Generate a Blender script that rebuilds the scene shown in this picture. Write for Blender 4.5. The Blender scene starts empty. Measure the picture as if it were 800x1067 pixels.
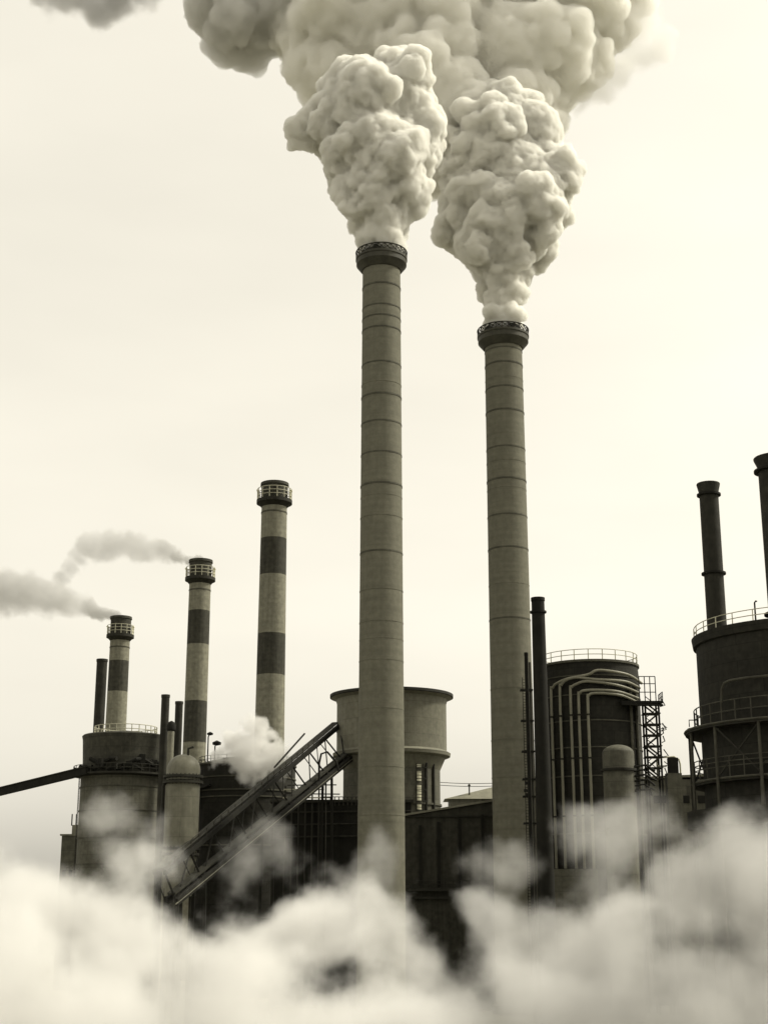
import bpy, bmesh, math, random
import numpy as np
from mathutils import Vector, Matrix

R = math.radians
SC = bpy.context.scene
COL = SC.collection

# ------------------------------------------------------------------ camera
FPX = 1500.0                       # focal length in pixels of an 800 x 1067 picture
PITCH = math.atan(416.5 / FPX)     # camera looks up; horizon near the bottom of the frame
CZ = 14.0
cam = bpy.data.cameras.new("camera")
cam.sensor_fit = 'VERTICAL'
cam.sensor_height = 36.0
cam.lens = FPX / 1067.0 * 36.0
cam.clip_start = 0.5
cam.clip_end = 20000
cam_o = bpy.data.objects.new("camera", cam)
cam_o.location = (0, 0, CZ)
cam_o.rotation_euler = (R(90) + PITCH, 0, 0)
COL.objects.link(cam_o)
SC.camera = cam_o

# ------------------------------------------------------------------ world, sun, exposure
SUN_EL, SUN_AZ = R(46), R(80)      # azimuth from +Y (ahead) towards +X (right)
world = bpy.data.worlds.new("World")
SC.world = world
world.use_nodes = True
nt = world.node_tree
nt.nodes.clear()
sky = nt.nodes.new('ShaderNodeTexSky')
sky.sky_type = 'NISHITA'
sky.sun_disc = False
sky.sun_elevation = SUN_EL
sky.sun_rotation = SUN_AZ
sky.dust_density = 6.0
sky.air_density = 1.6
sky.ozone_density = 1.0
bw = nt.nodes.new('ShaderNodeRGBToBW')
nt.links.new(sky.outputs[0], bw.inputs[0])
# thin bright overcast: the sky's own brightness flattened by a cloud veil
root_ = nt.nodes.new('ShaderNodeMath'); root_.operation = 'POWER'
root_.inputs[1].default_value = 0.5
nt.links.new(bw.outputs[0], root_.inputs[0])
veil = nt.nodes.new('ShaderNodeMath'); veil.operation = 'MULTIPLY_ADD'
veil.inputs[1].default_value = 2.72
veil.inputs[2].default_value = 1.9
nt.links.new(root_.outputs[0], veil.inputs[0])
tc = nt.nodes.new('ShaderNodeTexCoord')
mp = nt.nodes.new('ShaderNodeMapping')
mp.inputs['Scale'].default_value = (1.0, 1.0, 3.2)
nt.links.new(tc.outputs['Generated'], mp.inputs[0])
cn = nt.nodes.new('ShaderNodeTexNoise')
cn.inputs['Scale'].default_value = 2.6
cn.inputs['Detail'].default_value = 4.0
cn.inputs['Roughness'].default_value = 0.45
nt.links.new(mp.outputs[0], cn.inputs['Vector'])
cr = nt.nodes.new('ShaderNodeMapRange')
cr.inputs[1].default_value = 0.3; cr.inputs[2].default_value = 0.7
cr.inputs[3].default_value = 0.93; cr.inputs[4].default_value = 1.05
nt.links.new(cn.outputs['Fac'], cr.inputs[0])
mul = nt.nodes.new('ShaderNodeMath'); mul.operation = 'MULTIPLY'
nt.links.new(veil.outputs[0], mul.inputs[0]); nt.links.new(cr.outputs[0], mul.inputs[1])
tint = nt.nodes.new('ShaderNodeVectorMath'); tint.operation = 'SCALE'
tint.inputs[0].default_value = (1.0, 0.95, 0.815)
nt.links.new(mul.outputs[0], tint.inputs['Scale'])
bg = nt.nodes.new('ShaderNodeBackground')
bg.inputs['Strength'].default_value = 0.15
nt.links.new(tint.outputs[0], bg.inputs['Color'])
wo = nt.nodes.new('ShaderNodeOutputWorld')
nt.links.new(bg.outputs[0], wo.inputs['Surface'])

sun = bpy.data.lights.new("sun", 'SUN')
sun.energy = 4.2
sun.angle = R(8)
sun.color = (1.0, 0.95, 0.80)
sun_o = bpy.data.objects.new("sun", sun)
sd = Vector((math.sin(SUN_AZ) * math.cos(SUN_EL), math.cos(SUN_AZ) * math.cos(SUN_EL), math.sin(SUN_EL)))
sun_o.rotation_euler = (-sd).to_track_quat('-Z', 'Y').to_euler()
sun_o.location = sd * 500
COL.objects.link(sun_o)

SC.view_settings.view_transform = 'Standard'
SC.view_settings.look = 'None'
SC.view_settings.exposure = 0.0
SC.view_settings.gamma = 1.0
SC.view_settings.use_curve_mapping = False
SC.render.engine = 'CYCLES'
SC.cycles.use_denoising = True
SC.cycles.use_adaptive_sampling = True
SC.cycles.adaptive_threshold = 0.02
SC.cycles.max_bounces = 24
SC.cycles.diffuse_bounces = 3
SC.cycles.glossy_bounces = 2
SC.cycles.volume_bounces = 16
SC.cycles.transparent_max_bounces = 24
SC.cycles.volume_step_rate = 1.0
SC.cycles.volume_max_steps = 256

# ------------------------------------------------------------------ photo pixel -> world
CP, SP = math.cos(PITCH), math.sin(PITCH)
def P(px, py, Y):
    u = (px - 400.0) / FPX; v = (533.5 - py) / FPX
    k = Y / (CP - v * SP)
    return Vector((k * u, Y, CZ + k * (SP + v * CP)))
def SZ(wpx, py, Y):
    """metres spanned by wpx pixels at height py, distance Y"""
    v = (533.5 - py) / FPX
    return wpx / FPX * Y / (CP - v * SP)
def HZ(py, Y):
    return P(400, py, Y).z

# ------------------------------------------------------------------ materials
def new_mat(name):
    m = bpy.data.materials.new(name); m.use_nodes = True
    m.node_tree.nodes.clear()
    return m, m.node_tree
SEPIA = (1.0, 0.97, 0.74)
def surf(name, v, rough=0.7, var=0.25, scale=0.35, streak=0.5, metal=0.0, bump=0.15, tint=SEPIA, rust=0.0, band=0.0, bandscale=0.12, plates=None):
    """weathered metal / concrete: blotches, vertical run-off streaks, fine bump"""
    m, t = new_mat(name)
    N, L = t.nodes, t.links
    tc = N.new('ShaderNodeTexCoord')
    n1 = N.new('ShaderNodeTexNoise'); n1.inputs['Scale'].default_value = scale; n1.inputs['Detail'].default_value = 8; n1.inputs['Roughness'].default_value = 0.6
    L.new(tc.outputs['Object'], n1.inputs['Vector'])
    mp = N.new('ShaderNodeMapping'); mp.inputs['Scale'].default_value = (1.6, 1.6, 0.045)
    L.new(tc.outputs['Object'], mp.inputs[0])
    n2 = N.new('ShaderNodeTexNoise'); n2.inputs['Scale'].default_value = 1.3; n2.inputs['Detail'].default_value = 6; n2.inputs['Roughness'].default_value = 0.65
    L.new(mp.outputs[0], n2.inputs['Vector'])
    def rng(out, lo, hi):
        r = N.new('ShaderNodeMapRange'); r.inputs[1].default_value = 0.3; r.inputs[2].default_value = 0.7
        r.inputs[3].default_value = lo; r.inputs[4].default_value = hi
        L.new(out, r.inputs[0]); return r.outputs[0]
    a = rng(n1.outputs['Fac'], 1 - var, 1 + var)
    b = rng(n2.outputs['Fac'], 1 - var * streak, 1 + var * streak)
    mu = N.new('ShaderNodeMath'); mu.operation = 'MULTIPLY'; L.new(a, mu.inputs[0]); L.new(b, mu.inputs[1])
    out = mu.outputs[0]
    if band > 0:
        mb = N.new('ShaderNodeMapping'); mb.inputs['Scale'].default_value = (0.03, 0.03, bandscale * 10)
        L.new(tc.outputs['Object'], mb.inputs[0])
        nb = N.new('ShaderNodeTexNoise'); nb.inputs['Scale'].default_value = 1.0; nb.inputs['Detail'].default_value = 5
        L.new(mb.outputs[0], nb.inputs['Vector'])
        c = rng(nb.outputs['Fac'], 1 - band, 1 + band)
        m2 = N.new('ShaderNodeMath'); m2.operation = 'MULTIPLY'; L.new(out, m2.inputs[0]); L.new(c, m2.inputs[1]); out = m2.outputs[0]
    brick = None
    if plates:
        # riveted plate courses wrapped round the shell: (angle * radius, height)
        pr, pw, ph, depth, spread = plates
        sx = N.new('ShaderNodeSeparateXYZ'); L.new(tc.outputs['Object'], sx.inputs[0])
        at = N.new('ShaderNodeMath'); at.operation = 'ARCTAN2'; L.new(sx.outputs['Y'], at.inputs[0]); L.new(sx.outputs['X'], at.inputs[1])
        am = N.new('ShaderNodeMath'); am.operation = 'MULTIPLY'; am.inputs[1].default_value = pr; L.new(at.outputs[0], am.inputs[0])
        cx_ = N.new('ShaderNodeCombineXYZ'); L.new(am.outputs[0], cx_.inputs['X']); L.new(sx.outputs['Z'], cx_.inputs['Y'])
        brick = N.new('ShaderNodeTexBrick'); L.new(cx_.outputs[0], brick.inputs['Vector'])
        brick.inputs['Scale'].default_value = 1.0; brick.inputs['Brick Width'].default_value = pw; brick.inputs['Row Height'].default_value = ph
        brick.inputs['Mortar Size'].default_value = .045; brick.inputs['Mortar Smooth'].default_value = .5
        brick.inputs['Color1'].default_value = (1 - spread,) * 3 + (1,); brick.inputs['Color2'].default_value = (1 + spread,) * 3 + (1,)
        brick.inputs['Mortar'].default_value = (1 - depth,) * 3 + (1,)
        m3 = N.new('ShaderNodeMath'); m3.operation = 'MULTIPLY'; L.new(out, m3.inputs[0]); L.new(brick.outputs['Color'], m3.inputs[1]); out = m3.outputs[0]
    sc = N.new('ShaderNodeVectorMath'); sc.operation = 'SCALE'
    sc.inputs[0].default_value = (v * tint[0], v * tint[1], v * tint[2])
    L.new(out, sc.inputs['Scale'])
    bs = N.new('ShaderNodeBsdfPrincipled')
    L.new(sc.outputs[0], bs.inputs['Base Color'])
    bs.inputs['Roughness'].default_value = rough
    bs.inputs['Metallic'].default_value = metal
    bs.inputs['Specular IOR Level'].default_value = 0.18
    if bump:
        n3 = N.new('ShaderNodeTexNoise'); n3.inputs['Scale'].default_value = 2.5; n3.inputs['Detail'].default_value = 6
        L.new(tc.outputs['Object'], n3.inputs['Vector'])
        bp = N.new('ShaderNodeBump'); bp.inputs['Strength'].default_value = bump; bp.inputs['Distance'].default_value = 0.15
        L.new(n3.outputs['Fac'], bp.inputs['Height']); L.new(bp.outputs[0], bs.inputs['Normal'])
    o = N.new('ShaderNodeOutputMaterial'); L.new(bs.outputs[0], o.inputs['Surface'])
    return m

M = {}
M['concrete'] = surf('chimney_concrete', 0.13, 0.85, 0.13, 1.2, 0.4, band=0.10, plates=(3.0, 2.4, 1.6, .07, .03))
M['seam'] = surf('seam_iron', 0.07, 0.8, 0.3, 0.6)
M['collar'] = surf('collar_iron', 0.05, 0.6, 0.3, 0.5)
M['stripe_light'] = surf('stripe_pale_paint', 0.17, 0.75, 0.25, 1.2, 0.6, band=.12)
M['stripe_dark'] = surf('stripe_dark_paint', 0.04, 0.75, 0.35, 1.2, 0.8, band=.12)
M['iron'] = surf('black_iron', 0.024, 0.75, 0.35, 0.8)
M['soot'] = surf('sooty_steel', 0.012, 0.85, 0.35, 0.6)
M['tank_dark'] = surf('dark_tank_plate', 0.018, 0.8, 0.3, 1.3, 0.5, band=0.15, bandscale=0.05, plates=(9, 4.5, 1.9, .45, .14))
M['drum'] = surf('drum_plate', 0.042, 0.75, 0.3, 1.2, 0.5, band=0.12, plates=(7, 3.5, 1.7, .35, .1))
M['tank_mid'] = surf('grey_tank_plate', 0.085, 0.7, 0.25, 1.2, 0.5, band=0.12, bandscale=0.05, plates=(9, 4.5, 2.1, .35, .08))
M['tank_pale'] = surf('pale_tank_plate', 0.15, 0.65, 0.18, 1.3, 0.5, plates=(10, 5, 2.6, .25, .05))
M['vessel'] = surf('vessel_steel', 0.14, 0.5, 0.2, 1.0, 0.6, plates=(2.3, 3.5, 2.6, .3, .05))
M['pipe'] = surf('pipe_lagging', 0.19, 0.42, 0.15, 0.6, 0.5)
M['rail'] = surf('pale_rail_metal', 0.40, 0.5, 0.2, 0.8)  # paler metal: the white glint of railings is put into the colour
M['cladding'] = surf('dark_cladding', 0.034, 0.85, 0.35, 1.0, 0.6)
M['roofing'] = surf('grey_roofing', 0.16, 0.7, 0.25, 0.3)
M['steel'] = surf('gallery_steel', 0.055, 0.7, 0.3, 1.0)
M['white'] = surf('bright_patch_white', 0.72, 0.6, 0.12, 0.8)  # white for boxes and panels that stand in for glint and bright sky
M['ground'] = surf('yard_ground', 0.16, 0.95, 0.35, 0.05, 0.0, bump=0.3)
M['asphalt'] = surf('asphalt', 0.055, 0.95, 0.25, 0.3, 0.0, bump=0.3)

# ------------------------------------------------------------------ mesh helper
class MB:
    def __init__(s):
        s.v = []; s.f = []; s.m = []
    def _add(s, vs, fs, mi):
        b = len(s.v)
        s.v += [tuple(x) for x in vs]
        s.f += [tuple(b + i for i in f) for f in fs]
        s.m += [mi] * len(fs) if isinstance(mi, int) else list(mi)
        return s
    def lathe(s, prof, n=48, c=(0, 0, 0), mats=None, cap0=True, cap1=True):
        """prof: list of (r, z); mats: one index per segment"""
        vs, fs, ms = [], [], []
        for r, z in prof:
            for k in range(n):
                a = 2 * math.pi * k / n
                vs.append((c[0] + r * math.cos(a), c[1] + r * math.sin(a), c[2] + z))
        for i in range(len(prof) - 1):
            for k in range(n):
                fs.append((i * n + k, i * n + (k + 1) % n, (i + 1) * n + (k + 1) % n, (i + 1) * n + k))
                ms.append(mats[i] if mats else 0)
        if cap0: fs.append(tuple(range(n - 1, -1, -1))); ms.append(mats[0] if mats else 0)
        if cap1: fs.append(tuple((len(prof) - 1) * n + k for k in range(n))); ms.append(mats[-1] if mats else 0)
        return s._add(vs, fs, ms)
    def box(s, c, d, rz=0, mi=0, rot=None):
        m = rot if rot is not None else Matrix.Rotation(rz, 3, 'Z')
        c = Vector(c)
        vs = [c + m @ Vector((x * d[0] / 2, y * d[1] / 2, z * d[2] / 2)) for z in (-1, 1) for y in (-1, 1) for x in (-1, 1)]
        fs = [(0, 2, 3, 1), (4, 5, 7, 6), (0, 1, 5, 4), (2, 6, 7, 3), (0, 4, 6, 2), (1, 3, 7, 5)]
        return s._add(vs, fs, mi)
    def bar(s, a, b, w, h=None, mi=0):
        a, b = Vector(a), Vector(b); d = b - a
        if d.length < 1e-6: return s
        z = d.normalized(); up = Vector((0, 0, 1)) if abs(z.z) < 0.95 else Vector((0, 1, 0))
        x = up.cross(z).normalized(); y = z.cross(x)
        m = Matrix((x, y, z)).transposed()
        return s.box((a + b) / 2, (w, h or w, d.length), rot=m, mi=mi)
    def tube(s, pts, r, n=8, mi=0, closed=False):
        pts = [Vector(p) for p in pts]
        vs, fs = [], []
        N = len(pts)
        prev = None
        for i, p in enumerate(pts):
            if closed: t = pts[(i + 1) % N] - pts[i - 1]
            else: t = pts[min(i + 1, N - 1)] - pts[max(i - 1, 0)]
            t.normalize()
            if prev is None:
                up = Vector((0, 0, 1)) if abs(t.z) < 0.95 else Vector((0, 1, 0))
                x = up.cross(t).normalized()
            else:
                x = (prev - t * prev.dot(t)).normalized()
            prev = x; y = t.cross(x)
            rr = r[i] if isinstance(r, (list, tuple)) else r
            for k in range(n):
                a = 2 * math.pi * k / n
                vs.append(p + (x * math.cos(a) + y * math.sin(a)) * rr)
        for i in range(N if closed else N - 1):
            j = (i + 1) % N
            for k in range(n):
                fs.append((i * n + k, i * n + (k + 1) % n, j * n + (k + 1) % n, j * n + k))
        if not closed:
            fs.append(tuple(range(n - 1, -1, -1))); fs.append(tuple((N - 1) * n + k for k in range(n)))
        return s._add(vs, fs, mi)
    def ring(s, R_, z, r, c=(0, 0), n=48, a0=0, a1=2 * math.pi, seg=6):
        full = abs(a1 - a0 - 2 * math.pi) < 1e-6
        k = n if full else n + 1
        pts = [(c[0] + R_ * math.cos(a0 + (a1 - a0) * i / n), c[1] + R_ * math.sin(a0 + (a1 - a0) * i / n), z) for i in range(k)]
        return s.tube(pts, r, seg, closed=full)
    def railing(s, R_, z, h, n, c=(0, 0), r=0.05, rails=(0.5, 1.0), a0=0, a1=2 * math.pi):
        for q in rails: s.ring(R_, z + h * q, r, c, 64, a0, a1)
        full = abs(a1 - a0 - 2 * math.pi) < 1e-6
        for i in range(n if full else n + 1):
            a = a0 + (a1 - a0) * i / n
            x, y = c[0] + R_ * math.cos(a), c[1] + R_ * math.sin(a)
            s.tube([(x, y, z - 0.1), (x, y, z + h)], r * 1.15, 6)
        return s
    def line_railing(s, a, b, h, n, r=0.05, rails=(0.5, 1.0)):
        a, b = Vector(a), Vector(b)
        for q in rails: s.tube([a + Vector((0, 0, h * q)), b + Vector((0, 0, h * q))], r, 6)
        for i in range(n + 1):
            p = a.lerp(b, i / n); s.tube([p, p + Vector((0, 0, h))], r * 1.1, 6)
        return s
    def ladder(s, p, axis, z0, z1, w=0.6, step=0.35, r=0.04, hoop=None, out=None):
        p, axis = Vector(p), Vector(axis).normalized()
        for q in (-1, 1):
            e = p + axis * (q * w / 2)
            s.tube([(e.x, e.y, z0), (e.x, e.y, z1)], r, 6)
        z = z0
        while z < z1:
            a, b = p - axis * (w / 2), p + axis * (w / 2)
            s.tube([(a.x, a.y, z), (b.x, b.y, z)], r * 0.7, 5); z += step
        if hoop:
            out = Vector(out).normalized(); z = z0 + 2.0
            while z < z1:
                pts = []
                for k in range(9):
                    t = math.pi * k / 8
                    q = p + axis * (math.cos(t) * hoop) + out * (math.sin(t) * hoop * 1.5)
                    pts.append((q.x, q.y, z))
                s.tube(pts, r * 0.7, 5); z += hoop * 2.2
        return s
    def build(s, name, mats, parent=None, smooth=True, loc=None):
        me = bpy.data.meshes.new(name)
        me.from_pydata(s.v, [], s.f)
        ms = mats if isinstance(mats, (list, tuple)) else [mats]
        for m in ms: me.materials.append(m)
        me.polygons.foreach_set('material_index', s.m)
        if smooth:
            me.polygons.foreach_set('use_smooth', [True] * len(me.polygons))
            me.set_sharp_from_angle(angle=R(32))
        me.update()
        o = bpy.data.objects.new(name, me); COL.objects.link(o)
        if parent: o.parent = parent
        if loc is not None: o.location = loc
        return o

def tag(o, label=None, cat=None, group=None, kind=None):
    if label: o['label'] = label
    if cat: o['category'] = cat
    if group: o['group'] = group
    if kind: o['kind'] = kind
    return o
def thing(name, loc, label, cat, group=None):
    o = bpy.data.objects.new(name, None); COL.objects.link(o)
    o.location = loc; o.empty_display_size = 1
    return tag(o, label, cat, group)

# ------------------------------------------------------------------ ground
g = MB(); g._add([(-4000, -300, 0), (4000, -300, 0), (4000, 8000, 0), (-4000, 8000, 0)], [(0, 1, 2, 3)], 0)
tag(g.build('ground', M['ground'], smooth=False), 'bare grey works yard stretching to the horizon', 'ground', kind='structure')
g = MB(); g._add([(-400, 120, .004), (400, 120, .004), (400, 150, .004), (-400, 150, .004)], [(0, 1, 2, 3)], 0)
tag(g.build('road', M['asphalt'], smooth=False), 'dark works road under the drifting steam', 'road', kind='structure')

# ------------------------------------------------------------------ the two great chimneys
def great_chimney(px_base, px_top, top_y, w_top, w_base, Y, seams, label, seed):
    rnd = random.Random(seed)
    zt = HZ(top_y, Y)
    xb = P(px_base, 880, Y).x; xt = P(px_top, top_y, Y).x
    x0 = (xb + xt) / 2
    rt = SZ(w_top, top_y + 20, Y) / 2; rb = SZ(w_base, 880, Y) / 2
    root = thing('factory_chimney', (x0, Y, 0), label, 'chimney', 'the two tall smoking chimneys')
    hc = SZ(23, top_y, Y)                      # collar depth
    zs = zt - 1.6
    rad = lambda z: rb + (rt - rb) * z / zt
    prof = [(rb * 1.0, 0)]; mats = []
    for y, strength in sorted([(HZ(y, Y), s) for y, s in seams]):
        hgt = 0.16 + 0.10 * strength; out = 0.02 + 0.04 * strength
        r = rad(y)
        mi = 1 if strength > 0.55 else 0
        prof += [(r, y - hgt / 2), (r + out, y - hgt / 2 + .01), (r + out, y + hgt / 2 - .01), (r, y + hgt / 2)]
        mats += [0, mi, mi, mi]
    prof += [(rad(zs), zs)]; mats += [0]
    m = MB(); m.lathe(prof, 72, mats=mats)
    m.build('shaft', [M['concrete'], M['seam']], root)
    # collar: flared gallery with a dark underside and a lattice parapet
    rc = SZ(52, top_y, Y) / 2
    m = MB()
    m.lathe([(rt * .98, zs - hc * .54), (rt * 1.06, zs - hc * .54), (rc * .97, zs - hc * .28), (rc, zs - hc * .24), (rc, zs - hc * .02), (rc * 1.03, zs), (rc * 1.03, zs + .35),
             (rc * .96, zs + .35), (rc * .96, zs + .1), (rt * .80, zs + .1)], 72, cap0=False, cap1=False)
    col_o = m.build('collar', M['collar'], root)
    m = MB()
    n = 26
    for i in range(n):
        a, b = 2 * math.pi * i / n, 2 * math.pi * (i + 1) / n
        f = lambda t, z: (rc * 1.015 * math.cos(t), rc * 1.015 * math.sin(t), z)
        m.bar(f(a, zs + .35), f(b, zs + 1.2), .08); m.bar(f(a, zs + 1.2), f(b, zs + .35), .10)
        m.bar(f(a, zs + .3), f(a, zs + 1.25), .10)
    m.ring(rc * 1.015, zs + 1.25, .10, n=72)
    m.build('parapet', M['iron'], col_o)
    m = MB(); m.lathe([(rt * .99, zs - .2), (rt * .99, zs + 1.6), (rt * .86, zs + 1.6), (rt * .86, zs - 1.5)], 72, cap0=False)
    m.build('flue', M['soot'], root)
    m = MB()
    m.lathe([(rb * 1.16, 0), (rb * 1.16, 1.2), (rb * 1.01, 1.5)], 72, cap0=False, cap1=False)
    m.build('plinth', M['concrete'], root)
    return root, Vector((x0, Y, zs + 1.5)), rt

seamsL = [(302, 1), (324, .6), (335, .7), (347, .8), (383, .7), (403, .5), (416, 1), (444, .7), (476, .6), (508, 1), (520, .2), (541, .5), (578, .7), (617, .5), (650, .4), (668, .2), (690, .3), (740, .3), (800, .3), (850, .3)]
seamsR = [(368, .6), (383, 1), (398, .2), (408, .8), (432, 1), (470, .7), (484, .3), (503, 1), (512, .2), (540, .6), (574, .8), (611, .2), (647, .7), (719, .4), (772, .4), (811, .4), (873, .4)]
chimL, topL, rL = great_chimney(397, 397.5, 262, 39, 51, 200, seamsL, 'tallest grey banded chimney, left one of the two smoking giants, before the bowl-topped tower', 1)
chimR, topR, rR = great_chimney(535, 525, 343, 38.5, 47, 217, seamsR, 'tall grey banded chimney beside the thin black stack and the tank with five pipes', 2)

# ------------------------------------------------------------------ striped chimneys
def striped_chimney(px, py, top_y, w_top, w_bot, y_bot, Y, bands, label):
    """px at row py is the centre line; bands: dark stretches (y_top, y_bottom) in the picture"""
    x0 = P(px, py, Y).x; zt = HZ(top_y, Y); zb = HZ(y_bot, Y)
    rt = SZ(w_top, top_y, Y) / 2; rB = SZ(w_bot, y_bot, Y) / 2
    rad = lambda z: rt + (rB - rt) * (zt - z) / (zt - zb)
    root = thing('striped_chimney', (x0, Y, 0), label, 'chimney', 'striped chimneys on the left')
    cut = sorted([HZ(b, Y) for b, _ in bands] + [HZ(a, Y) for _, a in bands])
    zc = zt - SZ(22, top_y, Y)
    prof = [(rad(0), 0)]; mats = []
    dark = False
    for z in cut:
        prof.append((rad(z), z)); mats.append(1 if dark else 0); dark = not dark
    zr = zt - SZ(33, top_y, Y)
    prof += [(rad(zr), zr), (rad(zr) + .07, zr + .02), (rad(zr) + .07, zr + .3), (rad(zr), zr + .32), (rad(zc), zc)]
    mats += [0, 2, 2, 2, 0]
    m = MB(); m.lathe(prof, 48, mats=mats); m.build('shaft', [M['stripe_light'], M['stripe_dark'], M['seam']], root)
    rp = rt * 1.42
    m = MB(); m.lathe([(rt * .98, zc - .9), (rp * .9, zc - .1), (rp, zc), (rp, zc + .7), (rp * .97, zc + .72), (rt * 1.02, zc + .72)], 48, cap0=False, cap1=False)
    gal_o = m.build('gallery', M['iron'], root)
    m = MB(); m.lathe([(rt * 1.04, zc + .3), (rt * 1.06, zt - .7), (rt * 1.14, zt - .6), (rt * 1.12, zt), (rt * .9, zt), (rt * .9, zt - 2)], 48, cap0=False)
    m.build('cap', M['stripe_dark'], root)
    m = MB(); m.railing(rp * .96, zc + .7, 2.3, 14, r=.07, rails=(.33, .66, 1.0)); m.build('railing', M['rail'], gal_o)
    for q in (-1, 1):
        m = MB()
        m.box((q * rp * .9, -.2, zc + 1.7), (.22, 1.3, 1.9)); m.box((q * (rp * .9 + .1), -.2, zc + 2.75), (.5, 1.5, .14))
        m.build('cage_glint', M['white'], gal_o)  # white boxes added to imitate the bright glint of the railing cages
    return Vector((x0, Y, zt)), rt
tA, rA = striped_chimney(121, 755, 643, 20, 21.5, 760, 355, [(689, 721), (812, 850)], 'shortest striped chimney, rising behind the left drum-topped tank')
tB, rB_ = striped_chimney(203, 770, 584, 22, 24, 780, 320, [(637, 672), (731, 774)], 'middle striped chimney trailing thin smoke above the domed vessel')
tC, rC = striped_chimney(281, 760, 504, 26, 31, 770, 285, [(562, 600), (661, 704), (790, 830)], 'tallest striped chimney, no smoke, white steam puff at its foot')

# ------------------------------------------------------------------ plain stacks
def plain_stack(px, py, top_y, w, Y, label, group=None, rings=(), mat='iron', flare=0, w_bot=None, z0=0.0, name='thin_stack'):
    p = P(px, py, Y); zt = HZ(top_y, Y); r = SZ(w, top_y, Y) / 2; rb = SZ(w_bot, 850, Y) / 2 if w_bot else r
    root = thing(name, (p.x, Y, z0), label, 'stack', group)
    h = zt - z0
    m = MB()
    if flare:
        fl = SZ(14, top_y, Y)
        prof = [(rb, 0), (r, h - fl), (r * 1.03, h - fl * .7), (r * 1.22, h - .25), (r * 1.24, h - .1), (r * 1.2, h), (r * 1.02, h), (r * .95, h - 3)]
    else:
        prof = [(rb, 0), (r, h - .5), (r * 1.08, h - .45), (r * 1.08, h), (r * .86, h), (r * .86, h - 3)]
    m.lathe(prof, 32); m.build('shaft', M[mat], root)
    for y in rings:
        z = HZ(y, Y) - z0; rr = rb + (r - rb) * z / h
        m = MB(); m.lathe([(rr * .99, z - .14), (rr * 1.26, z - .1), (rr * 1.26, z + .14), (rr * .99, z + .18)], 32, cap0=False, cap1=False)
        m.build('flange', M['soot'], root)
    return root
plain_stack(104, 740, 687, 11, 262, 'dark thin stack left of the shortest striped chimney', 'thin black stacks')
plain_stack(171, 770, 724, 8.5, 238, 'slim black stack with a flat top rising at the right edge of the drum-topped tank', 'thin black stacks')
plain_stack(185.5, 770, 731, 8, 246, 'thin dark stack hugging the middle striped chimney', 'thin black stacks')
plain_stack(560.5, 640, 623, 13.5, 196, 'tall thin black stack directly in front of the right great chimney', 'thin black stacks', rings=(638,), mat='soot', w_bot=19)
plain_stack(551, 800, 680, 4, 199, 'slender black pipe stack between great chimney and thin black stack', 'thin black stacks', mat='soot')

# roof vent between the slim stacks
p = P(178, 775, 236); vz = HZ(778, 236)
v = thing('roof_vent', (p.x, 236, 0), 'small pale roof vent with black cap between two slim stacks', 'vent')
m = MB(); m.lathe([(.55, 12), (.55, HZ(763, 236)), (.5, HZ(762, 236))], 20); m.build('vent_pipe', M['vessel'], v)
m = MB(); zc = HZ(762, 236); m.lathe([(.5, zc), (.72, zc + .2), (.75, zc + .9), (.45, zc + 1.5), (.1, zc + 1.7)], 20); m.build('cap', M['soot'], v)

# ------------------------------------------------------------------ left drum-topped tank
Y = 250; cx = P(130, 790, Y).x; r_up = SZ(86, 770, Y) / 2; r_lo = SZ(88, 850, Y) / 2
z_top = HZ(762, Y - r_up); z_mid = HZ(797, Y - r_up)
t = thing('storage_tank', (cx, Y, 0), 'broad grey tank with dark upper drum, conveyor entering its left side', 'tank', 'storage tanks')
m = MB(); prof = [(r_lo, 0)]; mats = []
for y in (900, 872, 843, 818):
    z = HZ(y, Y - r_lo); prof += [(r_lo, z - .12), (r_lo + .12, z - .1), (r_lo + .12, z + .1), (r_lo, z + .12)]; mats += [0, 1, 1, 1]
prof += [(r_lo, z_mid - 1)]; mats += [0]
m.lathe(prof, 64, mats=mats); m.build('shell', [M['tank_mid'], M['seam']], t)
m = MB(); m.lathe([(r_lo * .97, z_mid - 1.2), (r_up * .98, z_mid + .5), (r_up * .99, z_mid + 2), (r_up * 1.01, z_top - .8), (r_up * 1.03, z_top - .2), (r_up * 1.0, z_top), (.1, z_top + 1.0)], 64, cap0=False)
m.build('upper_drum', M['drum'], t)
m = MB(); m.lathe([(r_lo, z_mid - 1.6), (r_lo + 1.4, z_mid - 1.4), (r_lo + 1.4, z_mid - 1.1), (r_lo - .2, z_mid - 1.1)], 64, cap0=False, cap1=False)
rnd = random.Random(4)
wk_o = m.build('walkway', M['iron'], t)
m = MB(); m.railing(r_lo + 1.25, z_mid - 1.1, 1.3, 36, r=.06); m.build('railing', M['iron'], wk_o)
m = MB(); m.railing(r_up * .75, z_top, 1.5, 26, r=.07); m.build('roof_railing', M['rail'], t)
for k in range(9):
    a = R(200 + k * 17); rr = r_lo + .5; m = MB()
    z = z_mid + rnd.uniform(-.6, .8)
    pts = [(math.cos(a + q * .16) * (rr + .25 * math.sin(q * 3 + k)), math.sin(a + q * .16) * (rr + .25 * math.sin(q * 3 + k)), z + .5 * math.sin(q * 1.7 + k)) for q in range(5)]
    m.tube(pts, rnd.uniform(.18, .4), 8); m.box(pts[2], (1.0, .9, rnd.uniform(.8, 1.6)), a); m.build('pipework', M['soot'], t)
m = MB(); m.ladder((-r_lo - .25, -.5, 0), (0, 1, 0), 1, z_mid - 1, .7, .4, .05); m.build('ladder', M['iron'], t)

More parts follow.
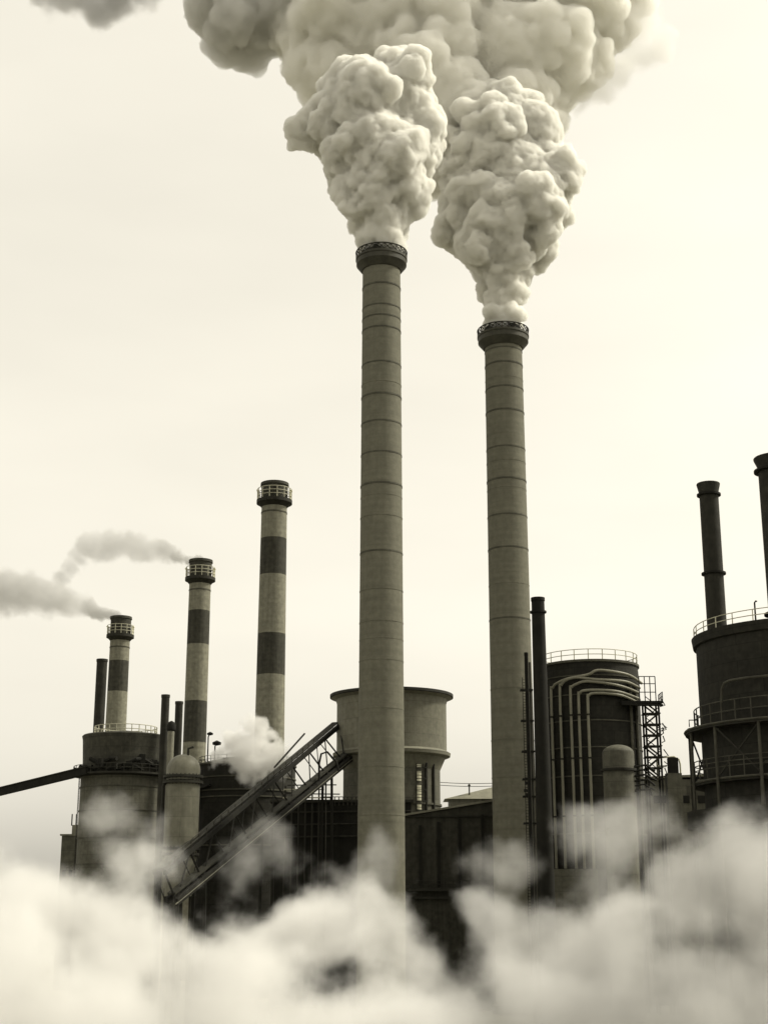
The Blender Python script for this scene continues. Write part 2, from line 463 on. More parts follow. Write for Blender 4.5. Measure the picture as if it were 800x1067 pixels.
# conveyor gallery from the left to the tank
A_, B_ = P(-60, 840, 262), P(92, 803, 243)
cv = thing('conveyor_gallery', A_, 'long dark conveyor gallery sloping up from the left edge to the drum-topped tank', 'conveyor')
d = B_ - A_
m = MB(); m.bar((0, 0, 0), d, 1.1, 1.15); m.build('gallery_casing', M['soot'], cv)
m = MB(); m.bar(Vector((0, 0, .66)), d + Vector((0, 0, .66)), 1.4, .16); m.build('roof', M['iron'], cv)
m = MB()
for q in (.02,):
    e = d * q; m.bar(e + Vector((-.4, 0, -.6)), (e.x - .8, e.y, -A_.z), .35); m.bar(e + Vector((.4, 0, -.6)), (e.x + .8, e.y, -A_.z), .35)
m.build('trestle', M['iron'], cv)

# low buildings on the far left
for (x0, x1, yt, Yd, lab) in ((70, 92, 872, 285, 'small hazy blockhouse with a stepped roof at the foot of the left tank'),):
    a, b = P(x0, yt, Yd), P(x1, yt, Yd)
    w = b.x - a.x
    s = thing('outbuilding', ((a.x + b.x) / 2, Yd, 0), lab, 'building')
    m = MB(); m.box((0, 0, a.z / 2), (w, 9, a.z)); m.build('wall', M['tank_mid'], s, smooth=False)  # paler grey wall: haze is put into its colour
    m = MB(); m.box((0, 0, a.z + .15), (w + .6, 9.6, .3)); m.box((w * .15, 0, a.z + 1.2), (w * .55, 6, 1.8)); m.build('roof', M['roofing'], s, smooth=False)
    m = MB()
    for q in ((-.2, 0, .2, .33) if Yd < 300 else ()):
        m = MB(); m.tube([(w * q, -2, a.z + 2), (w * q, -2, a.z + 4.2)], .12, 6); m.build('vent_pipe', M['iron'], s)
    for q in (-.3, 0, .3):
        m = MB(); m.box((w * q, -4.52, a.z * .75), (w * .16, .08, 1.2)); m.build('window', M['soot'], s, smooth=False)

# ------------------------------------------------------------------ domed vessel
Y = 194; cx = P(190, 845, Y).x; r = SZ(35, 850, Y) / 2
zt = HZ(786, Y); zf = HZ(814, Y - r); zb = HZ(884, Y - r)
t = thing('domed_vessel', (cx, Y, 0), 'pale upright domed vessel with bolted flange rings, left of the inclined conveyor', 'vessel', 'domed vessels')
prof = [(r * .95, zb - 6), (r * .95, zb), (r, zb + .05), (r, zf)]
m = MB(); m.lathe(prof, 48); m.build('shell', M['vessel'], t)
m = MB(); q = [(r * .99, zf + .3)] + [(r * math.cos(R(a)), zf + (zt - zf) * .45 + (zt - zf) * .55 * math.sin(R(a))) for a in range(0, 90, 8)] + [(.1, zt)]
m.lathe(q, 48, cap0=False); m.build('dome', M['vessel'], t)
for z, e in ((zf, .45), (zf + .75, .42), (zb, .3), (zb - .7, .25)):
    m = MB(); m.lathe([(r * .98, z - .16), (r + e, z - .16), (r + e, z + .16), (r * .98, z + .16)], 48, cap0=False, cap1=False)
    for k in range(28):
        a = 2 * math.pi * k / 28; m.tube([((r + e * .6) * math.cos(a), (r + e * .6) * math.sin(a), z - .3), ((r + e * .6) * math.cos(a), (r + e * .6) * math.sin(a), z + .3)], .07, 6)
    m.build('flange', M['iron'], t)
for k in range(6):
    a = R(30 + 60 * k); m = MB(); m.tube([(r * .85 * math.cos(a), r * .85 * math.sin(a), 0), (r * .85 * math.cos(a), r * .85 * math.sin(a), zb - 5)], .25, 8); m.build('leg', M['iron'], t)
m = MB(); m.tube([(-r - .35, -.4, 2), (-r - .35, -.4, zf - .5), (-r * .7, -.4, zf + 1.0)], .18, 8)
m.ladder((-r - .35, .6, 0), (0, 1, 0), 2, zf, .6, .4, .05); m.build('side_pipe', M['iron'], t)
m = MB(); m.tube([(.6, -.6, zt - .3), (.6, -.6, zt + .7), (1.3, -.6, zt + .9)], .16, 8); m.build('relief_valve', M['iron'], t)

# ------------------------------------------------------------------ second (low) tank behind the vessel
Y = 262; cx = P(256, 800, Y).x; r = SZ(104, 810, Y) / 2; zt = HZ(793, Y - r)
t = thing('storage_tank', (cx, Y, 0), 'low dark round tank with the white steam puff drifting over it', 'tank', 'storage tanks')
m = MB(); prof = [(r, 0)]; mats = []
for y in (880, 829, 822, 808):
    z = HZ(y, Y - r); prof += [(r, z - .12), (r + .15, z - .1), (r + .15, z + .1), (r, z + .12)]; mats += [0, 1, 1, 1]
prof += [(r, zt - .3), (r + .2, zt - .25), (r + .2, zt)]; mats += [0, 1, 1]
m.lathe(prof, 64, mats=mats, cap1=False); m.build('shell', [M['tank_dark'], M['seam']], t)
m = MB(); m.lathe([(r + .2, zt), (r * .5, zt + 1.2), (.1, zt + 1.7)], 64, cap0=False); roof_o = m.build('roof', M['iron'], t)
m = MB(); m.railing(r * .93, zt + .1, 1.2, 30, r=.05); m.build('railing', M['iron'], roof_o)
for (px, py, k) in ((226, 776, 1.0), (219, 766, .7)):
    q = P(px, py, Y - 3); m = MB(); x = q.x - cx
    m.tube([(x - .3, -3, zt - .5), (x - .3, -3, q.z - .3), (x, -3, q.z + .3)], .12, 6); m.lathe([(.1, -.35 * k), (.75 * k, -.2 * k), (.8 * k, .2 * k), (.1, .55 * k)], 16, c=(x, -3, q.z + .2)); m.build('roof_vent', M['soot'], t)
m = MB(); m.tube([(-r * .83, -r * .62, zt - 8), (-r * .83, -r * .62, zt - 4.5), (-r * .6, -r * .85, zt - 4)], .25, 8); m.build('side_pipe', M['soot'], t)

# ------------------------------------------------------------------ bowl-topped tower
Y = 240; cx = P(408, 790, Y).x
r_rim = SZ(127, 730, Y) / 2; r_dr = SZ(114, 750, Y) / 2; r_st = SZ(101, 820, Y) / 2
zt = HZ(722, Y - r_rim * .3); zd = HZ(777, Y - r_dr); zs = HZ(791, Y - r_dr)
t = thing('bowl_tower', (cx, Y, 0), 'round tower with a wide flared bowl top behind the tallest chimney', 'tower')
m = MB(); m.lathe([(r_st, 0), (r_st, zd - 3.2)], 64, cap1=False); m.build('stem', M['tank_mid'], t)
m = MB(); m.lathe([(r_st * .99, zd - 3.3), (r_st * 1.03, zd - 2.6), (r_dr * .97, zd - 1.2), (r_dr * 1.06, zd - .9), (r_dr * 1.07, zd - .4), (r_dr, zd), (r_dr, zt - 1.5), (r_dr * 1.02, zt - .9), (r_rim, zt - .45)], 72, cap0=False, cap1=False)
m.build('bowl', M['tank_pale'], t)
m = MB(); m.lathe([(r_rim * .99, zt - .52), (r_rim * 1.01, zt - .45), (r_rim * 1.01, zt), (r_rim * .96, zt + .05), (r_rim * .96, zt - .6), (.1, zt - .3)], 72, cap0=False); m.build('rim', M['iron'], t)
a = R(-58); lx, ly = (r_st + .5) * math.cos(a), (r_st + .5) * math.sin(a); tang = (-math.sin(a), math.cos(a), 0)
m = MB(); m.ladder((lx, ly, 0), tang, 6, zd - 2.6, 1.3, .5, .07, .8, (math.cos(a), math.sin(a), 0)); m.build('ladder', M['iron'], t)
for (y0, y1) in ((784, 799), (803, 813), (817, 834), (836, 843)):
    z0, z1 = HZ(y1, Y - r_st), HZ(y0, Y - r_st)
    m = MB(); m.box(((r_st + .12) * math.cos(a), (r_st + .12) * math.sin(a), (z0 + z1) / 2), (.12, .85, z1 - z0), a); m.build('cabinet', M['white'], t, smooth=False)  # white panels standing in for bright sky seen through the ladder
for px in (444, 452):
    q = P(px, 820, Y - 6); m = MB(); m.tube([(q.x - cx, -math.sqrt(max(0.1, r_st ** 2 - (q.x - cx) ** 2)) - .25, 0), (q.x - cx, -math.sqrt(max(0.1, r_st ** 2 - (q.x - cx) ** 2)) - .25, zd - 2.4)], .22, 8); m.build('downpipe', M['iron'], t)
m = MB(); m.lathe([(r_st * .99, HZ(836, Y - r_st) - .2), (r_st + .25, HZ(836, Y - r_st) - .15), (r_st + .25, HZ(836, Y - r_st) + .15), (r_st * .99, HZ(836, Y - r_st) + .2)], 64, cap0=False, cap1=False); m.build('band', M['seam'], t)

# ------------------------------------------------------------------ inclined truss conveyor
LO_T, HI_T = P(172, 909, 184), P(354, 756, 238)
LO_B, HI_B = P(184, 940, 184), P(376, 782, 238)
base = Vector((LO_B.x, LO_B.y, 0))
t = thing('inclined_conveyor', base, 'black lattice conveyor bridge climbing from the steam to the bowl-topped tower', 'conveyor')
ax = (HI_B - LO_B); ax2 = Vector((ax.x, ax.y, 0)).normalized(); side = Vector((-ax2.y, ax2.x, 0)) * 1.5     # width direction
for k, off in enumerate((Vector((0, 0, 0)), side)):
    a, b = LO_T - base + off, HI_T - base + off
    c, e = LO_B - base + off, HI_B - base + off
    m = MB(); m.bar(a, b, .5, .62); m.build('top_chord', M['soot'], t, smooth=False)
    m = MB(); m.bar(c, e, .5, .85); m.build('bottom_chord', M['soot'], t, smooth=False)
    n = 9
    for i in range(n + 1):
        m = MB(); m.bar(c.lerp(e, i / n), a.lerp(b, i / n), (.24 if k == 0 else .15)); m.build('post', M['soot'], t, smooth=False)
        if i < n and (k == 0 or i % 2):
            m = MB(); m.bar(c.lerp(e, i / n), a.lerp(b, (i + 1) / n), .17 if k == 0 else .13); m.build('brace', M['soot'], t, smooth=False)
m = MB(); c, e = LO_B - base + side / 2, HI_B - base + side / 2
m.bar(c + Vector((0, 0, 1.0)), e + Vector((0, 0, 1.0)), 1.1, .3); m.build('belt', M['iron'], t, smooth=False)
m = MB(); a, b = LO_T - base + side / 2, HI_T - base + side / 2
m.bar(a + Vector((0, 0, .55)), b + Vector((0, 0, .55)), 1.2, .12); m.build('cover', M['iron'], t, smooth=False)
m = MB(); off = Vector((0, -.5, 0)) - side * .2
m.line_railing(LO_T - base + off + Vector((0, 0, .4)), LO_T.lerp(HI_T, .8) - base + off + Vector((0, 0, .4)), 1.1, 22, .06); m.build('handrail', M['iron'], t)
m = MB(); m.tube([LO_B - base + Vector((0, -.55, -.25)), HI_B - base + Vector((0, -.55, -.25))], .07, 8); m.build('cable_conduit', M['vessel'], t)
for q in (.12, .45, .8):
    m = MB(); b0 = c.lerp(e, q)
    for s_ in (-1, 1):
        m.bar(b0 + side * (s_ * .5), (b0.x + side.x * s_ * .8, b0.y + side.y * s_ * .8, 0), .4)
    m.bar(b0 * .5 + side * .65 + Vector((b0.x * .5, b0.y * .5, 0)), b0 * .5 - side * .65 + Vector((b0.x * .5, b0.y * .5, 0)), .25)
    m.build('trestle_leg', M['soot'], t, smooth=False)
# looped pipe rising between the chords
q0 = LO_B.lerp(HI_B, .72) - base; m = MB()
pts = [q0 + Vector((0, -.8, .5)), q0 + Vector((.0, -.8, 3.2)), q0 + Vector((.3, -.8, 4.6)), q0 + Vector((1.2, -.8, 4.9)), q0 + Vector((2.6, -.8, 3.4)), q0 + Vector((3.0, -.8, 2.0))]
m.tube(pts, .16, 8); m.build('looped_pipe', M['soot'], t)
# crossing small catwalk / loose pole above top chord
m = MB(); m.tube([LO_T.lerp(HI_T, .60) - base + Vector((-1, -.6, 1.0)), LO_T.lerp(HI_T, .74) - base + Vector((.2, -.6, 3.4))], .14, 6); m.build('boom', M['soot'], t)

# ------------------------------------------------------------------ pipe rack on the black shed roof
Yb = 232
a, b = P(284, 836, Yb), P(428, 836, Yb)
t = thing('black_shed', ((a.x + b.x) / 2, Yb + 6, 0), 'black windowless shed behind the inclined conveyor, cluttered roof edge', 'building')
w = b.x - a.x; h = a.z
m = MB(); m.box((0, 0, h / 2), (w, 12, h)); 
for i in range(15): m.box((-w / 2 + w * (i + .5) / 15, -6.06, h / 2), (.18, .16, h - .4))
m.build('wall', M['soot'], t, smooth=False)
m = MB(); m.box((0, 0, h + .2), (w + .8, 12.8, .4)); m.build('roof', M['iron'], t, smooth=False)
for k in range(3):
    z = h - 1.6 - k * 1.9; m = MB(); m.tube([(-w / 2, -6.4, z), (w / 2, -6.4, z + .25)], .13, 6); m.build('conduit', M['iron'], t)
rk = thing('pipe_rack', (P(312, 830, 228).x, 228, 0), 'small bright pipe rack of rungs and valves seen through the conveyor lattice', 'pipe rack')
z0 = HZ(838, 228)
rnd = random.Random(9)
for k in range(7):
    x = -2.2 + k * 1.05; m = MB(); m.tube([(x, 0, 0), (x, 0, z0 + rnd.uniform(2.2, 3.6))], .12, 6); m.build('post', M['iron'], rk)
for k in range(5):
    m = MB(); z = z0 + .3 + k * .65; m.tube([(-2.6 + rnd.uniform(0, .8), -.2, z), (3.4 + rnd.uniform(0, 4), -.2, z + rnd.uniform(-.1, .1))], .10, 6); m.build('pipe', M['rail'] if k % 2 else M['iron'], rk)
m = MB(); m.line_railing((3.5, -.3, z0 - .2), (9.5, -.3, z0 - .2), 1.3, 9, .07); m.build('railing', M['iron'], rk)

# ------------------------------------------------------------------ clad building between the great chimneys
Yb = 224
a, b = P(421, 851, Yb), P(520, 834, Yb)
x0, x1 = a.x, b.x; cxm = (x0 + x1) / 2
t = thing('clad_building', (cxm, Yb, 0), 'dark panelled building with a sloping roof between the two great chimneys', 'building')
m = MB(); dpt = 8.0
z1, z2 = a.z, b.z
vs = [(x0 - cxm, 0, 0), (x1 - cxm, 0, 0), (x1 - cxm, 0, z2), (x0 - cxm, 0, z1), (x0 - cxm, dpt, 0), (x1 - cxm, dpt, 0), (x1 - cxm, dpt, z2), (x0 - cxm, dpt, z1)]
m._add(vs, [(0, 1, 2, 3), (5, 4, 7, 6), (4, 0, 3, 7), (1, 5, 6, 2), (3, 2, 6, 7)], 0); m.build('wall', M['cladding'], t, smooth=False)
m = MB(); m.bar((x0 - cxm - .3, dpt / 2, z1 + .2), (x1 - cxm + .3, dpt / 2, z2 + .2), dpt + .8, .3); m.build('roof', M['roofing'], t, smooth=False)
for px in (438, 457, 479, 503):
    q = P(px, 890, Yb).x - cxm; f = (q - (x0 - cxm)) / (x1 - x0); zt = z1 + (z2 - z1) * f - .5
    zb = HZ(925, Yb) + .3
    m = MB(); m.box((q, -.2, (zt - 1.2 + zb) / 2), (.45, .5, zt - 1.2 - zb)); m.build('pilaster', M['soot'], t, smooth=False)
m = MB(); zb = HZ(927, Yb); m.box((0, -.5, zb), (x1 - x0, 1.0, .45)); m.box((0, -.3, zb - 1.2), (x1 - x0, .6, .3)); m.build('ledge', M['iron'], t, smooth=False)
m = MB(); m.box((0, -.12, (z1 + z2) / 2 - 1.2), (x1 - x0 - .2, .2, .22)); m.build('fascia', M['tank_dark'], t, smooth=False)
m = MB(); m.line_railing((x0 - cxm, -.9, zb + .2), (x1 - cxm, -.9, zb + .2), 1.1, 12, .05); m.build('railing', M['iron'], t)

# far shed with hipped roof
Yb = 300; a, b = P(463, 832, Yb), P(540, 832, Yb); e = HZ(832, Yb)
t = thing('far_shed', ((a.x + b.x) / 2, Yb, 0), 'distant low shed with a shallow pitched roof and a roof mast', 'building')
w = b.x - a.x
m = MB(); m.box((0, 4, e / 2), (w * .86, 8, e)); m.build('wall', M['tank_mid'], t, smooth=False)
m = MB(); zr = HZ(823, Yb)
m._add([(-w / 2, -.6, e - .1), (w / 2, -.6, e - .1), (w / 2, 9, e - .1), (-w / 2, 9, e - .1), (w * .2, 4.2, zr + 1.0), (w * .45, 4.2, zr + 1.0)], [(0, 1, 5, 4), (1, 2, 5), (2, 3, 4, 5), (3, 0, 4), (3, 2, 1, 0)], 0); m.build('roof', M['roofing'], t, smooth=False)
m = MB(); q = P(489, 822, Yb).x - (a.x + b.x) / 2; m.tube([(q, 1, e), (q, 1, HZ(819, Yb))], .14, 6); m.lathe([(.1, 0), (.35, .2), (.1, .5)], 10, c=(q, 1, HZ(819, Yb))); m.build('mast', M['iron'], t)
for k in range(2):
    Yw = 330
    a, b = P(430, 812 + k * 3, Yw), P(530, 815 + k * 3, Yw)
    pts = [a.lerp(b, q / 10) + Vector((0, 0, -.6 * (1 - (q / 5 - 1) ** 2))) for q in range(11)]
    m = MB(); m.tube(pts, .07, 5); tag(m.build('power_line', M['iron']), 'thin slack wire crossing the sky behind the panelled building, %s of the pair' % ('upper' if k == 0 else 'lower'), 'wire', 'wires behind the panelled building')

# ------------------------------------------------------------------ ladder run on the right great chimney
p = P(549, 800, 205)
t = thing('service_ladder', (p.x, 205, 0), 'caged service ladder and clamped pipes along the edge of the right great chimney', 'ladder')
m = MB(); m.ladder((0, 0, 0), (1, 0, 0), 2, HZ(706, 205), .7, .4, .05); m.build('ladder_rails', M['soot'], t)
m = MB(); m.tube([(.75, .1, 0), (.75, .1, HZ(690, 205))], .16, 8); m.build('riser_pipe', M['iron'], t)
for y in (719, 751, 783, 812, 830, 858):
    z = HZ(y, 205); m = MB(); m.box((.2, .25, z), (1.8, .9, .25)); m.build('bracket', M['soot'], t, smooth=False)
m = MB(); rnd = random.Random(3)
for y in range(812, 830, 4): m.box((rnd.uniform(-.1, .4), -.2, HZ(y, 205)), (rnd.uniform(.5, 1.0), .5, .4))
m.build('junction_box', M['soot'], t, smooth=False)

# ------------------------------------------------------------------ tank with five pipes
Y = 222; cx = P(617, 800, Y).x; r = SZ(104, 800, Y) / 2
zt = HZ(690, Y - r * .6)
t = thing('pipe_tank', (cx, Y, 0), 'tall dark round tank with five bright pipes and a railed roof', 'tank', 'storage tanks')
m = MB(); prof = [(r, 0)]; mats = []
for y in (868, 808, 778, 750, 723, 703):
    z = HZ(y, Y - r); prof += [(r, z - .1), (r + .1, z - .08), (r + .1, z + .08), (r, z + .1)]; mats += [0, 1, 1, 1]
prof += [(r * .985, zt - .4), (r * 1.015, zt - .35), (r * 1.015, zt)]; mats += [0, 1, 1]
m.lathe(prof, 72, mats=mats, cap1=False); m.build('shell', [M['tank_dark'], M['seam']], t)
m = MB(); m.lathe([(r * 1.015, zt), (r * .5, zt + .5), (.1, zt + .7)], 72, cap0=False); roof_o = m.build('roof', M['iron'], t)
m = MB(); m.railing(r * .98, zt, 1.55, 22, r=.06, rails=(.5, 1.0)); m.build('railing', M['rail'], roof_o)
paths = [
    [(577.5, 905), (576, 820), (574, 725), (575.5, 717), (580, 712), (592, 707), (612, 703), (622, 698.5), (640, 700), (656, 704), (668, 712)],
    [(586.5, 905), (585, 820), (583, 722), (584.5, 714), (589, 709), (600, 706), (620, 708), (640, 709), (654, 711), (666, 717)],
    [(597.5, 905), (596, 820), (594, 724), (595.5, 716), (600, 713), (610, 710), (632, 712), (650, 716), (665, 722)],
    [(607.5, 905), (605, 820), (602.5, 730), (604, 722), (609, 719.5), (625, 719), (645, 721), (665, 728)],
    [(617.5, 905), (615, 820), (612, 732), (613, 725), (617, 722.5), (630, 722.5), (648, 725), (666, 733)],
]
rp = .21
for k, pth in enumerate(paths):
    def on_shell(px, py, lift):
        # the point on a cylinder just outside the shell that this pixel looks at
        Rr = r + lift; y = Y - Rr
        for _ in range(30):
            x = P(px, py, y).x - cx
            y = Y - math.sqrt(max(Rr * Rr - x * x, .5))
        q = P(px, py, y); return Vector((q.x - cx, q.y - Y, q.z))
    pts = [on_shell(px, py, .7) for px, py in pth]
    x0_, y0_ = pts[2].x, pts[2].y
    pts[0] = Vector((x0_, y0_, pts[0].z)); pts[1] = Vector((x0_, y0_, pts[1].z))
    # smooth the path (Catmull-Rom)
    sm = []
    for i in range(len(pts) - 1):
        p0, p1, p2, p3 = pts[max(i - 1, 0)], pts[i], pts[i + 1], pts[min(i + 2, len(pts) - 1)]
        steps = 1 if i < 1 else 5
        for s_ in range(steps):
            u = s_ / steps
            sm.append(.5 * ((2 * p1) + (p2 - p0) * u + (2 * p0 - 5 * p1 + 4 * p2 - p3) * u * u + (3 * p1 - p0 - 3 * p2 + p3) * u ** 3))
    sm.append(pts[-1]); sm[1] = Vector((x0_, y0_, sm[1].z))
    m = MB(); m.tube(sm, rp, 12); pipe_o = m.build('process_pipe', M['pipe'], t)
    for y in (745, 790, 850):
        z = HZ(y, Y - r); m = MB(); m.lathe([(rp, -.12), (rp + .10, -.12), (rp + .10, .12), (rp, .12)], 14, c=(x0_, y0_, z), cap0=False, cap1=False)
        m.bar((x0_, y0_, z), (x0_ * .94, y0_ * .94, z), .2); m.build('clamp', M['iron'], pipe_o)
for px in (655, 662):
    q = P(px, 740, Y - 4).x - cx; yy = -math.sqrt(max(r * r - q * q, .5)) - .3
    m = MB(); m.tube([(q, yy, 0), (q, yy, HZ(712, Y - 4))], .22, 8); m.build('downpipe', M['tank_mid'], t)
# concrete footing under the pipes
q = P(597, 905, Y - r - 1)
m = MB(); m.box((q.x - cx, -r - 1.2, q.z / 2 - .1), (SZ(48, 905, Y - r), 2.2, q.z)); m.build('pipe_plinth', M['tank_mid'], t, smooth=False)

# platform stage and scaffold stair right of that tank
Ys = 216
a = P(645, 733, Ys); b = P(688, 733, Ys)
t = thing('scaffold_tower', ((a.x + b.x) / 2, Ys, 0), 'lattice scaffold stair tower with dark platform at the side of the five-pipe tank', 'scaffold')
cxs = (a.x + b.x) / 2; w = b.x - a.x; z = a.z
m = MB(); m.box((0, 0, z), (w, 3.4, .35)); m.bar((-w / 2, -1.7, z - .3), (w / 2, -1.7, z - .5), .3); m.build('platform', M['soot'], t, smooth=False)
m = MB(); m.line_railing((-w * .05, -1.6, z + .2), (w * .34, -1.6, z + .2), HZ(708, Ys) - z, 3, .07, rails=(.35, .7, 1)); m.line_railing((w / 2, -1.6, z + .2), (w / 2, 1.6, z + .2), 1.3, 3, .06); m.build('railing', M['iron'], t)
X0, X1 = P(672, 770, Ys).x - cxs, P(686, 770, Ys).x - cxs
for x in (X0, X1):
    for y in (-1.1, 1.1):
        m = MB(); m.bar((x, y, 0), (x, y, z), .26); m.build('post', M['soot'], t, smooth=False)
levels = 7; zb = HZ(812, Ys)
for i in range(levels + 1):
    zz = zb + (z - zb) * i / (levels); m = MB()
    m.box(((X0 + X1) / 2, 0, zz), (X1 - X0 + .5, 2.5, .14)); m.build('landing', M['iron'], t, smooth=False)
    if i < levels:
        z2 = zb + (z - zb) * (i + 1) / levels; m = MB()
        s_ = 1 if i % 2 else -1
        xm = (X0 + X1) / 2; hw = (X1 - X0) / 2
        m.bar((xm - hw * s_, -1.1, zz), (xm + hw * s_, -1.1, z2), .22); m.bar((xm - hw * s_, 1.1, zz), (xm + hw * s_, 1.1, z2), .22)
        m.tube([(xm - hw * s_, -1.25, zz + .9), (xm + hw * s_, -1.25, z2 + .9)], .07, 6); m.build('stair_flight', M['iron'], t, smooth=False)
m = MB(); rnd = random.Random(5)
for i in range(9):
    zz = zb + (z - zb) * rnd.random(); m.tube([(X1 + .2, -1.2, zz), (X1 + rnd.uniform(.5, 1.1), -1.2, zz + .2), (X1 + .4, -1.2, zz + rnd.uniform(.6, 1.3))], .09, 6)
m.build('bracket_pipes', M['soot'], t)
# control cabinet on its stand
q = P(701, 806, Ys)
c_ = thing('control_cabinet', (q.x, Ys, 0), 'small dark control cabinet with a bent pipe above, right of the scaffold tower', 'cabinet')
h0 = q.z; m = MB(); m.box((0, 0, h0 + SZ(8, 800, Ys)), (SZ(10, 800, Ys), 1.2, SZ(16, 800, Ys))); m.build('casing', M['soot'], c_, smooth=False)
m = MB(); m.box((0, 0, h0 / 2), (2.2, 1.6, h0)); m.build('pedestal', M['tank_mid'], c_, smooth=False)
m = MB(); xl = P(684, 800, Ys).x - q.x; zz = HZ(790, Ys)
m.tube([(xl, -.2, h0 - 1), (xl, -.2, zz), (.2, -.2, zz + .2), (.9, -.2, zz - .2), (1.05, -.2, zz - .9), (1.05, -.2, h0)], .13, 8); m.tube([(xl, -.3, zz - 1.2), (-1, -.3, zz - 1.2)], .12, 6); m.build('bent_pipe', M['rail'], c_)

# domed column by the pipes
Y = 205; cx = P(645, 820, Y).x; r = SZ(33, 820, Y) / 2; zt = HZ(776, Y)
t = thing('domed_vessel', (cx, Y, 0), 'slim round-topped steel column with one ring, right of the five bright pipes', 'vessel', 'domed vessels')
m = MB(); m.lathe([(r, 0), (r, zt - r * .55)] + [(r * math.cos(R(k)), zt - r * .55 + r * .55 * math.sin(R(k))) for k in range(10, 90, 10)] + [(.05, zt)], 48); m.build('shell', M['tank_mid'], t)
m = MB(); z = HZ(801, Y - r); m.lathe([(r * .98, z - .16), (r + .3, z - .16), (r + .3, z + .16), (r * .98, z + .16)], 48, cap0=False, cap1=False); m.build('flange', M['iron'], t)
m = MB()
rnd = random.Random(12)
for k in range(6):
    zz = HZ(800 + k * 5, Y); m.tube([(r * .7, -.9, zz), (r + 1 + rnd.random(), -.9, zz + .3), (r + 2.2 + rnd.random(), .2, zz - .4)], rnd.uniform(.1, .2), 6)
m.build('branch_pipe', M['soot'], t)

# low hall behind the scaffold
Yb = 236; a, b = P(668, 812, Yb), P(760, 806, Yb)
t = thing('low_hall', ((a.x + b.x) / 2, Yb, 0), 'low grey flat-roofed hall between the scaffold tower and the right-hand tank', 'building')
w = b.x - a.x; h = a.z
m = MB(); m.box((0, 5, h / 2), (w, 10, h)); m.build('wall', M['tank_mid'], t, smooth=False)
m = MB(); m.bar((-w / 2 - .3, 5, h + .2), (w / 2 + .3, 5, h + .8), 10.6, .35); m.build('roof', M['roofing'], t, smooth=False)
for q in (-.3, -.05, .2):
    m = MB(); m.box((w * q, -.06, h - 3.2), (2.2, .12, 1.2)); m.build('window', M['soot'], t, smooth=False)

# ------------------------------------------------------------------ right-hand big tank with its galleries and stacks
Y = 172; r = 13.5; xl = P(724.5, 680, Y).x; cx = xl + r
zt = HZ(657, Y - 4.0)
t = thing('gallery_tank', (cx, Y, 0), 'huge black tank at the right edge ringed by galleries with two stacks on top', 'tank', 'storage tanks')
m = MB(); m.lathe([(r * .97, 0), (r * .975, zt - 1.2), (r * 1.0, zt - 1.1), (r * 1.012, zt)], 96, cap1=False); m.build('shell', M['tank_dark'], t)
m = MB(); m.lathe([(r * 1.012, zt), (r * .6, zt + .35), (.1, zt + .5)], 96, cap0=False); roof_o = m.build('roof', M['iron'], t)
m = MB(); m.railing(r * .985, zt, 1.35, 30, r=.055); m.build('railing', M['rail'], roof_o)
q = P(783, 625, Y - 8); m = MB(); m.tube([(q.x - cx, -9, zt), (q.x - cx, -9, zt + 2.3), (q.x - cx + .15, -9, zt + 2.5), (q.x - cx + .3, -9, zt + 2.45)], .1, 6); m.build('goose_neck', M['iron'], t)
# galleries
rg = r + 1.5
def gallery(y_pic, thick, name, mat, rr=rg):
    z = HZ(y_pic, Y - rr * .78); m = MB()
    m.lathe([(r * .97, z - thick), (rr, z - thick), (rr, z), (r * .97, z)], 96, cap0=False, cap1=False); m.build(name, mat, t); return z
zg = gallery(747, .45, 'upper_gallery', M['iron'])
zg2 = gallery(806, .45, 'lower_gallery', M['iron'], rg - .6)
zr_ = gallery(838, 1.9, 'ring_beam', M['tank_dark'], rg + .3)
m = MB(); m.ring(rg + .05, zg - .1, .14, n=96); m.build('gallery_edge', M['steel'], t)
m = MB(); m.ring(rg - .5, zg2 - .1, .14, n=96); m.build('gallery_edge', M['steel'], t)
m = MB(); m.railing(r + .35, zg + .1, 2.4, 40, r=.07, rails=(.5, 1.0)); m.build('gallery_railing', M['steel'], t)
m = MB(); m.railing(rg - .55, zg2 + .1, 2.2, 44, r=.06, rails=(.5, .75, 1.0)); m.build('lower_railing', M['steel'], t)
for k in range(16):
    a = R(180 + 18 + k * 24 - 40); x, y = (rg - .25) * math.cos(a), (rg - .25) * math.sin(a)
    m = MB(); m.tube([(x, y, 0), (x, y, zg)], .18, 8); m.build('post', M['steel'], t)
    if k % 2 == 0:
        a2 = R(180 + 18 + (k + 1) * 24 - 40); x2, y2 = (rg - .5) * math.cos(a2), (rg - .5) * math.sin(a2)
        m = MB(); m.bar((x, y, zg2), (x2, y2, zg - .4), .16); m.bar((x, y, zg - .4), (x2, y2, zg2), .16); m.build('brace', M['iron'], t, smooth=False)
# bracket jutting at the left
q = P(716, 751, Y); m = MB(); m.bar((q.x - cx, 0, zg + .0), (-r, 0, zg + .1), 1.2, .3); m.tube([(q.x - cx + .1, -.3, zg + .3), (q.x - cx + .1, -.3, zg + 1.1), (-r - .2, -.3, zg + 1.1)], .07, 6); m.build('landing', M['soot'], t, smooth=False)
